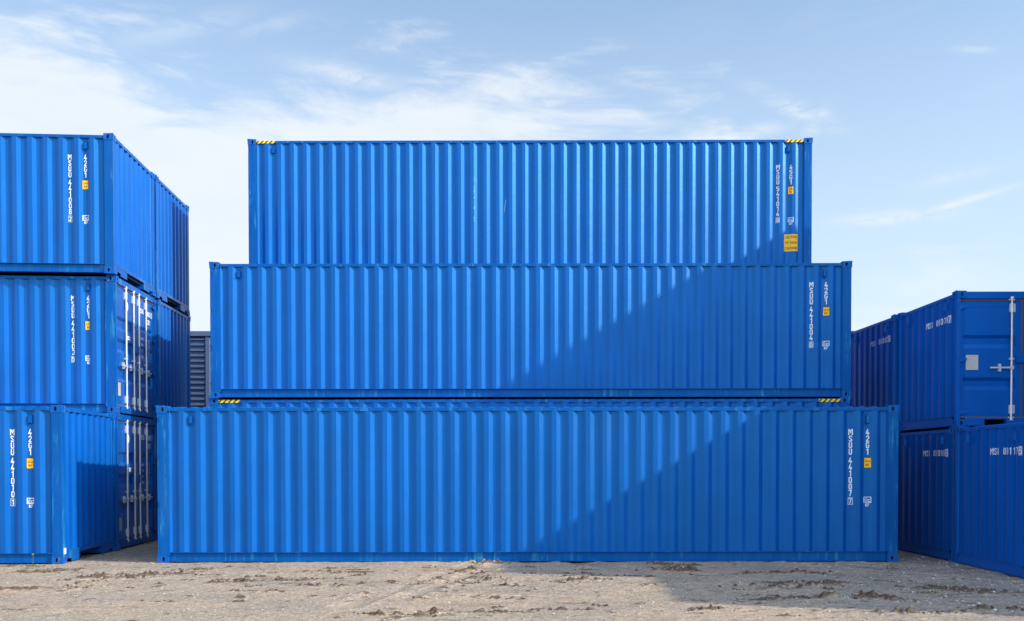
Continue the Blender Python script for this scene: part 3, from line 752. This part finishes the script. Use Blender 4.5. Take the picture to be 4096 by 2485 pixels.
# ------------------------------------------------------------------ ground
def vnoise(x, y, s, seed):
    x = x / s; y = y / s; xi = np.floor(x).astype(np.int64); yi = np.floor(y).astype(np.int64); fx = x - xi; fy = y - yi
    fx = fx * fx * (3 - 2 * fx); fy = fy * fy * (3 - 2 * fy)
    def h(a, b):
        n = (a * 374761393 + b * 668265263 + seed * 1442695041) & 0xffffffff
        n = ((n ^ (n >> 13)) * 1274126177) & 0xffffffff; return ((n ^ (n >> 16)) & 0xffff) / 65535.
    return (h(xi, yi) * (1 - fx) + h(xi + 1, yi) * fx) * (1 - fy) + (h(xi, yi + 1) * (1 - fx) + h(xi + 1, yi + 1) * fx) * fy
def fbm(x, y, s, o, seed, g=.5):
    t = 0; a = 1; k = 0
    for i in range(o): t = t + a * (vnoise(x, y, s, seed + i * 7) - .5); k += a; a *= g; s /= 2.03
    return t / k * 2
def gp(px, py):     # full-resolution photo pixel -> point on the yard
    D = 1.604 * 3753.4 / (py - 1859.7); return ((px - 2048) * D / 3753.4, D)
# clumps of churned mud: (px, py, half length m, half width m, height m, heading)
K = 1.6623
CL = [(260 * K, 1391 * K, .55, .10, .035, .05), (330 * K, 1387 * K, .62, .12, .045, .08), (400 * K, 1380 * K, .5, .10, .03, .25), (450 * K, 1372 * K, .4, .08, .02, .5),
      (55 * K, 1362 * K, .5, .12, .02, .1), (120 * K, 1373 * K, .6, .16, .02, .1), (30 * K, 1415 * K, .55, .2, .02, 0), (205 * K, 1405 * K, .12, .06, .04, .2), (150 * K, 1395 * K, .1, .05, .03, 0),
      (175 * K, 1412 * K, .16, .08, .03, 0), (245 * K, 1398 * K, .1, .05, .025, 0), (545 * K, 1398 * K, .2, .1, .035, 0), (640 * K, 1392 * K, .45, .09, .03, 0), (590 * K, 1403 * K, .3, .06, .03, .1),
      (690 * K, 1399 * K, .3, .07, .02, 0), (760 * K, 1378 * K, .25, .07, .02, 0), (800 * K, 1383 * K, .25, .05, .025, .1), (745 * K, 1412 * K, .2, .05, .02, 0), (655 * K, 1425 * K, .2, .06, .02, 0),
      (575 * K, 1425 * K, .15, .06, .02, 0), (585 * K, 1439 * K, .16, .05, .03, 0), (1150 * K, 1352 * K, .32, .12, .055, 0), (1195 * K, 1356 * K, .35, .1, .035, 0), (1120 * K, 1372 * K, .3, .07, .03, 1.0),
      (1095 * K, 1382 * K, .35, .06, .02, 1.1), (1165 * K, 1379 * K, .25, .12, .025, 0), (1175 * K, 1393 * K, .3, .14, .03, 0), (1260 * K, 1366 * K, .35, .05, .02, 0), (1062 * K, 1400 * K, .45, .05, .02, .5),
      (1395 * K, 1382 * K, .3, .06, .03, 0), (1400 * K, 1397 * K, .32, .13, .05, 0), (1360 * K, 1404 * K, .1, .05, .02, 0), (1225 * K, 1411 * K, .2, .05, .03, -.3), (1210 * K, 1442 * K, .3, .05, .03, -.3),
      (1050 * K, 1475 * K, .10, .08, .050, 0), (1040 * K, 1481 * K, .4, .1, .018, 0), (900 * K, 1478 * K, .16, .05, .020, 0), (950 * K, 1480 * K, .35, .06, .014, 0),
      (1590 * K, 1362 * K, .3, .1, .05, -.8), (1630 * K, 1375 * K, .5, .18, .05, -.4), (1660 * K, 1364 * K, .2, .1, .03, 0), (1870 * K, 1380 * K, .6, .06, .03, .2), (1925 * K, 1409 * K, .7, .12, .045, 0),
      (1860 * K, 1412 * K, .5, .06, .03, 0), (1900 * K, 1419 * K, .5, .06, .03, 0), (1960 * K, 1380 * K, .5, .07, .03, -.5), (2010 * K, 1403 * K, .5, .06, .03, -.5), (2110 * K, 1445 * K, .5, .09, .05, -.4),
      (1960 * K, 1440 * K, .4, .06, .03, 0), (1880 * K, 1437 * K, .3, .05, .02, 0), (2330 * K, 1425 * K, .7, .14, .03, -.3), (2290 * K, 1417 * K, .5, .05, .02, -.4), (1830 * K, 1445 * K, .3, .05, .02, 0),
      (1000 * K, 1408 * K, .2, .04, .015, 0), (870 * K, 1374 * K, .3, .05, .02, .4), (815 * K, 1393 * K, .12, .05, .02, 0), (1490 * K, 1387 * K, .4, .04, .015, -.2), (1560 * K, 1408 * K, .3, .05, .015, .6),
      (2200 * K, 1478 * K, .5, .08, .03, -.1), (2420 * K, 1470 * K, .4, .1, .04, 0), (1700 * K, 1468 * K, .4, .06, .03, 0), (1350 * K, 1470 * K, .4, .05, .02, 0), (1200 * K, 1476 * K, .4, .05, .02, 0)]
_r2 = np.random.default_rng(5)
for _ in range(60):
    _x, _y = _r2.uniform(-8.2, 7.5), 9.9 + 5.2 * _r2.random() ** .8
    if _r2.random() < .35: _x = -5 + 6.5 * _r2.random(); _y = 12.2 + 2.4 * _r2.random()
    CL.append((2048 + _x * 3753.4 / _y, 1859.7 + 1.604 * 3753.4 / _y, .05 + .22 * _r2.random() ** 2, .025 + .035 * _r2.random(), .008 + .016 * _r2.random() ** 2, _r2.normal() * .25))
fx = np.arange(-8.7, 9.31, .0185); fy = np.arange(9.0, 17.2, .0185)
def geo(a, b, n): return a + (b - a) * (np.linspace(0, 1, n) ** 3)
X = np.concatenate([-geo(8.75, 1200, 34)[::-1], fx, geo(9.36, 1200, 34)]); Y = np.concatenate([-geo(-8.95, 900, 36)[::-1], fy, geo(17.25, 1500, 40)])
GX, GY = np.meshgrid(X, Y)
gx, gy = GX, GY
Z = fbm(gx, gy, 2.3, 3, 5) * .020 + fbm(gx, gy, .45, 4, 9) * .010 + fbm(gx, gy, .09, 3, 21) * .006 + fbm(gx, gy, .035, 2, 31) * .003
# wheel ruts curving in front of the middle row
for (ax, ay, bx, by, w, d) in ((-8, 14.2, 0, 13.0, .22, .016), (0, 13.0, 9, 12.6, .22, .012), (-8, 12.5, 9, 11.2, .2, .012), (1.0, 15.6, 3.6, 11.0, .16, .020), (-.55, 15.4, -1.9, 10.6, .13, .013), (-.2, 15.2, -1.3, 11.2, .12, .011), (4.4, 15.0, 9.0, 10.8, .15, .022), (5.6, 15.2, 9.3, 12.0, .14, .018)):
    dx, dy = bx - ax, by - ay; l2_ = dx * dx + dy * dy; t = np.clip(((gx - ax) * dx + (gy - ay) * dy) / l2_, 0, 1)
    dist = np.hypot(gx - ax - t * dx, gy - ay - t * dy) + fbm(gx, gy, 1.1, 2, 77) * .10
    Z += -d * np.exp(-(dist / w) ** 2) + d * .9 * np.exp(-((dist - w * 1.7) / (w * .45)) ** 2) * (1 + .8 * fbm(gx, gy, .12, 3, 55))
MUD = np.zeros_like(Z)
n1 = fbm(gx, gy, .11, 4, 41, .6); n2 = fbm(gx, gy, .05, 3, 43, .6)
for px, py, hl_, hw_, hh, hd in CL:
    cx, cy = gp(px, py); sel = (np.abs(gx - cx) < 1.6) & (np.abs(gy - cy) < 1.6)
    ux = (gx[sel] - cx) * math.cos(hd) + (gy[sel] - cy) * math.sin(hd); uy = -(gx[sel] - cx) * math.sin(hd) + (gy[sel] - cy) * math.cos(hd)
    g = np.exp(-((ux / hl_) ** 2 + (uy / (hw_ * 1.5)) ** 2) ** 1.2)
    lump = np.clip(n1[sel] * 1.5 + n2[sel] * .8 + .15, 0, 1.2)
    Z[sel] += g * hh * (.1 + 1.7 * lump); MUD[sel] = np.maximum(MUD[sel], g * np.clip(lump * 1.9 + .05, 0, 1))
sp = fbm(gx, gy, .22, 4, 91, .6); fine = fbm(gx, gy, .06, 3, 93, .6)
msk = np.clip((sp - .27) * 4, 0, 1) * np.clip(fine * 2 + .3, 0, 1); Z += msk * .013; MUD = np.maximum(MUD, msk * .75)
# soil banked against the bottom rail of the front container
cont = np.exp(-((gy - 15.36) / .22) ** 2); Z += cont * .012 * (fbm(gx, gy, 1.3, 3, 15) + .25)
under = (gy > 15.42) & (gx < 6.4) & (gx > -5.9) | (gx > 7.35) & (gy > 13.1) | (gx < -7.35) & (gy > 15.2)
Z = np.where(under, np.minimum(Z, -.006), Z)
for cxp, cyp in ((-5.8, 15.45), (6.3, 15.5), (-7.35, 15.3), (7.35, 15.7)): Z -= .5 * np.maximum(Z, -.01) * np.exp(-(((gx - cxp) / .25) ** 2 + ((gy - cyp) / .2) ** 2))
Z -= .035 * np.clip((gx - 6.6) / 1.0, 0, 1)
Z = np.where((gy < 8) | (gy > 40) | (np.abs(gx) > 30), Z * .4, Z)
ny, nx = Z.shape
co = np.stack([GX, GY, Z], -1).reshape(-1, 3).astype(np.float32)
idx = np.arange(ny * nx).reshape(ny, nx); q = np.stack([idx[:-1, :-1], idx[:-1, 1:], idx[1:, 1:], idx[1:, :-1]], -1).reshape(-1, 4)
gm = bpy.data.meshes.new('ground'); gm.vertices.add(len(co)); gm.vertices.foreach_set('co', co.ravel())
gm.loops.add(q.size); gm.loops.foreach_set('vertex_index', q.ravel().astype(np.int32)); gm.polygons.add(len(q))
gm.polygons.foreach_set('loop_start', np.arange(0, q.size, 4, dtype=np.int32)); gm.polygons.foreach_set('loop_total', np.full(len(q), 4, np.int32)); gm.update()
at = gm.attributes.new('mud', 'FLOAT', 'POINT'); at.data.foreach_set('value', MUD.ravel().astype(np.float32))
m, nt, b = base_mat('yard_soil'); tc = N(nt, 'ShaderNodeTexCoord')
def gn(scale, det=4, rough=.55, sx=1, sy=1, dist=0):
    mp = N(nt, 'ShaderNodeMapping'); mp.inputs['Scale'].default_value = (sx, sy, 1); nt.links.new(tc.outputs['Object'], mp.inputs[0])
    n = N(nt, 'ShaderNodeTexNoise'); n.inputs['Scale'].default_value = scale; n.inputs['Detail'].default_value = det; n.inputs['Roughness'].default_value = rough; n.inputs['Distortion'].default_value = dist
    nt.links.new(mp.outputs[0], n.inputs['Vector']); return n.outputs[0]
sand = (.425, .315, .215); grit = (.34, .27, .20); brown = (.13, .085, .055); damp = (.25, .165, .10)
col = mix(nt, ramp(nt, [(.38, 0.), (.62, 1.)], gn(.55, 6, .6, 1, 1.4)).outputs[0], sand, grit)
sepg = N(nt, 'ShaderNodeSeparateXYZ'); nt.links.new(tc.outputs['Object'], sepg.inputs[0])
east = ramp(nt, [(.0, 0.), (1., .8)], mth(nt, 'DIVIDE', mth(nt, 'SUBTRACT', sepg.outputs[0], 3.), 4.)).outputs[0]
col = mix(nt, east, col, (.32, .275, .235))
col = mix(nt, mth(nt, 'MULTIPLY', ramp(nt, [(.56, 0.), (.70, 1.)], gn(.9, 5, .6, .5, 1.6, .6)).outputs[0], .55), col, damp)
col = mix(nt, mth(nt, 'MULTIPLY', ramp(nt, [(.56, 0.), (.64, 1.)], gn(7., 6, .7, .35, 1.2)).outputs[0], .5), col, brown)
am = N(nt, 'ShaderNodeAttribute'); am.attribute_name = 'mud'
col = mix(nt, mth(nt, 'MULTIPLY', ramp(nt, [(.12, 0.), (.6, 1.)], am.outputs['Fac']).outputs[0], .92), col, (.115, .075, .052))
vo = N(nt, 'ShaderNodeTexVoronoi'); vo.inputs['Scale'].default_value = 42.; nt.links.new(tc.outputs['Object'], vo.inputs['Vector'])
stn = N(nt, 'ShaderNodeSeparateColor'); nt.links.new(vo.outputs['Color'], stn.inputs[0])
grain = mix(nt, stn.outputs[0], (.72, .72, .74), (1.25, 1.24, 1.22)); col = mix(nt, 1., col, grain, 'MULTIPLY')
vo2 = N(nt, 'ShaderNodeTexVoronoi'); vo2.inputs['Scale'].default_value = 95.; nt.links.new(tc.outputs['Object'], vo2.inputs['Vector'])
st2 = N(nt, 'ShaderNodeSeparateColor'); nt.links.new(vo2.outputs['Color'], st2.inputs[0])
col = mix(nt, 1., col, mix(nt, st2.outputs[1], (.72, .72, .72), (1.25, 1.25, 1.25)), 'MULTIPLY')
col = mix(nt, ramp(nt, [(.985, 0.), (.99, .5)], stn.outputs[1]).outputs[0], col, (.52, .49, .45))
nt.links.new(col, b.inputs['Base Color']); b.inputs['Roughness'].default_value = .95; b.inputs['Specular IOR Level'].default_value = .15
bp = N(nt, 'ShaderNodeBump'); bp.inputs['Strength'].default_value = .8; bp.inputs['Distance'].default_value = .012
nt.links.new(mth(nt, 'ADD', stn.outputs[2], gn(35, 4, .7)), bp.inputs['Height']); nt.links.new(bp.outputs[0], b.inputs['Normal'])
gm.materials.append(m)
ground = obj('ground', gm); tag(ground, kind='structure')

def zat(x, y):
    i = int(np.clip(np.searchsorted(Y, y), 1, ny - 1)); j = int(np.clip(np.searchsorted(X, x), 1, nx - 1)); return float(Z[i, j])
# loose stones
def stones(n, area, smin, smax, cols, name, label, bias=None):
    mb = MB(); base = [(1, 0, -.6), (-.5, .86, -.6), (-.5, -.86, -.6), (.5, .86, .25), (-1, 0, .25), (.5, -.86, .25), (0, 0, .9)]
    fs = [(0, 3, 1), (1, 4, 2), (2, 5, 0), (3, 4, 1), (4, 5, 2), (5, 3, 0), (3, 6, 4), (4, 6, 5), (5, 6, 3)]
    for k in range(n):
        x = rng.uniform(area[0], area[1]); y = area[2] + (area[3] - area[2]) * rng.random()
        if (y > 15.3 and -5.9 < x < 6.4) or (x > 7.28 and y > 13.1) or (x < -7.3 and y > 15.2): continue
        s = smin + (smax - smin) * rng.random() ** 4; a = rng.random() * 6.28; c, d = math.cos(a), math.sin(a); z = zat(x, y) + s * .25
        sx, sy, sz = s * rng.uniform(.7, 1.3), s * rng.uniform(.7, 1.3), s * rng.uniform(.45, .8)
        mb.add([(x + (u * sx * c - v * sy * d), y + (u * sx * d + v * sy * c), z + w * sz) for u, v, w in [(p[0] * rng.uniform(.8, 1.2), p[1] * rng.uniform(.8, 1.2), p[2]) for p in base]], fs, int(rng.integers(len(cols))))
    mats = [plain('stone_%d' % i, c, .85, 0, .3, .25, 60) for i, c in enumerate(cols)]
    return tag(obj(name, mb.mesh(name, mats)), label, 'gravel', kind='stuff')
stones(5200, (-8.5, 9.2, 9.2, 17), .004, .016, [(.38, .34, .30), (.28, .24, .20), (.50, .46, .42), (.17, .13, .10)], 'gravel', 'scattered small pale and dark stones over the yard')
stones(1500, (4.5, 9.2, 10.0, 16.8), .006, .024, [(.40, .38, .36), (.30, .285, .27), (.58, .56, .54)], 'gravel', 'coarser pale stones along the small containers')
# crumbs of mud around the clumps
mbm = MB()
ico = [(0, 0, 1), (.89, 0, .45), (.28, .85, .45), (-.72, .53, .45), (-.72, -.53, .45), (.28, -.85, .45), (.72, .53, -.45), (-.28, .85, -.45), (-.89, 0, -.45), (-.28, -.85, -.45), (.72, -.53, -.45), (0, 0, -1)]
icf = [(0, 1, 2), (0, 2, 3), (0, 3, 4), (0, 4, 5), (0, 5, 1), (1, 6, 2), (2, 7, 3), (3, 8, 4), (4, 9, 5), (5, 10, 1), (6, 7, 2), (7, 8, 3), (8, 9, 4), (9, 10, 5), (10, 6, 1), (11, 7, 6), (11, 8, 7), (11, 9, 8), (11, 10, 9), (11, 6, 10)]
for px, py, hl_, hw_, hh, hd in CL:
    cx, cy = gp(px, py)
    for k in range(int(6 + hl_ * 34)):
        u, v = rng.normal() * hl_ * .55, rng.normal() * hw_ * .8; x = cx + u * math.cos(hd) - v * math.sin(hd); y = cy + u * math.sin(hd) + v * math.cos(hd)
        if y > 15.33 and -5.9 < x < 6.4: continue
        s = (.006 + .022 * rng.random() ** 4) * (1 + hh * 7) * .8; z = zat(x, y) + s * .3
        mbm.add([(x + p[0] * s * rng.uniform(.7, 1.4), y + p[1] * s * rng.uniform(.7, 1.4), z + p[2] * s * rng.uniform(.6, 1.0)) for p in ico], icf)
M['clod'] = plain('mud', (.12, .08, .058), .95, 0, .2, .3, 25)
tag(obj('mud_crumbs', mbm.mesh('mud_crumbs', 'clod')), 'crumbled brown mud thrown up on the yard surface', 'mud', kind='stuff')
# sparse grass
mg = MB()
def tuft(x, y, n, h, spread):
    for k in range(n):
        a = rng.random() * 6.28; r = rng.random() * spread; bx, by = x + math.cos(a) * r, y + math.sin(a) * r * .8; z = zat(bx, by) - .003
        ln = h * rng.uniform(.5, 1.2); t = rng.random() * 6.28; lean = rng.uniform(.2, .9) * ln; w = .0035
        dx, dy = math.cos(t), math.sin(t)
        mg.add([(bx - dy * w, by + dx * w, z), (bx + dy * w, by - dx * w, z), (bx + dx * lean * .4 + dy * w, by + dy * lean * .4 - dx * w, z + ln * .6), (bx + dx * lean * .4 - dy * w, by + dy * lean * .4 + dx * w, z + ln * .6), (bx + dx * lean, by + dy * lean, z + ln)],
               [(0, 1, 2, 3), (3, 2, 4)], int(rng.integers(2)))
for px, py, n, h, s in ((3755, 2360, 150, .03, .35), (3700, 2375, 60, .03, .3), (3575, 2262, 60, .03, .2), (3466, 2275, 30, .03, .15), (3800, 2385, 50, .025, .25), (3270, 2238, 26, .06, .05), (3900, 2430, 60, .02, .35), (4070, 2333, 60, .04, .2), (3560, 2250, 20, .02, .2),
                       (3480, 2322, 30, .02, .2), (3930, 2445, 40, .02, .2), (3050, 2360, 40, .02, .2), (3650, 2330, 40, .02, .25), (583, 2173, 80, .05, .15), (470, 2206, 20, .05, .1), (410, 2220, 12, .05, .06), (460, 2240, 14, .03, .1), (3700, 2255, 30, .02, .2), (110, 2277, 18, .05, .08), (150, 2270, 14, .04, .1), (3600, 2300, 30, .02, .2), (3820, 2330, 40, .02, .3), (3530, 2240, 12, .03, .05)):
    x, y = gp(px, py); tuft(x, y, n, h, s)
M['grassa'] = plain('grass_green', (.085, .13, .035), .7); M['grassb'] = plain('grass_olive', (.13, .14, .05), .7)
tag(obj('sparse_grass', mg.mesh('sparse_grass', ['grassa', 'grassb'])), 'thin green grass coming through the gravel', 'grass', kind='stuff')
# small yellow-flowered weed at the foot of the left container
wx, wy = gp(92, 2290); wx = -7.55; wy = 14.75; e = bpy.data.objects.new('flowering_weed', None); COL.objects.link(e); e.location = (wx, wy, zat(wx, wy) - .003)
tag(e, 'small weed with one yellow flower in front of the left container on the ground', 'plant')
mb = MB(); mb.cyl((0, 0, 0), (.01, 0, .10), .003, 6); mb.cyl((.01, 0, .10), (.004, .004, .19), .0025, 6); M['stem'] = plain('stem', (.09, .14, .03), .6); obj('stem', mb.mesh('stem', 'stem'), e)
mb = MB()
for i in range(7):
    a = i * .9; z = .004 + .018 * i; l = .05
    mb.add([(.003, 0, z), (.003 + math.cos(a) * l * .5 - math.sin(a) * .008, math.sin(a) * l * .5 + math.cos(a) * .008, z + .02), (.003 + math.cos(a) * l, math.sin(a) * l, z + .012), (.003 + math.cos(a) * l * .5 + math.sin(a) * .008, math.sin(a) * l * .5 - math.cos(a) * .008, z + .02)], [(0, 1, 2, 3)])
obj('leaf', mb.mesh('leaf', 'stem'), e)
mb = MB()
for i in range(8):
    a = i * math.pi / 4; mb.add([(.004, .004, .19), (.004 + math.cos(a - .3) * .016, .004 + math.sin(a - .3) * .016, .20), (.004 + math.cos(a) * .026, .004 + math.sin(a) * .026, .196), (.004 + math.cos(a + .3) * .016, .004 + math.sin(a + .3) * .016, .20)], [(0, 1, 2, 3)])
M['petal'] = plain('petal', (.8, .7, .02), .6); obj('flower', mb.mesh('flower', 'petal'), e)
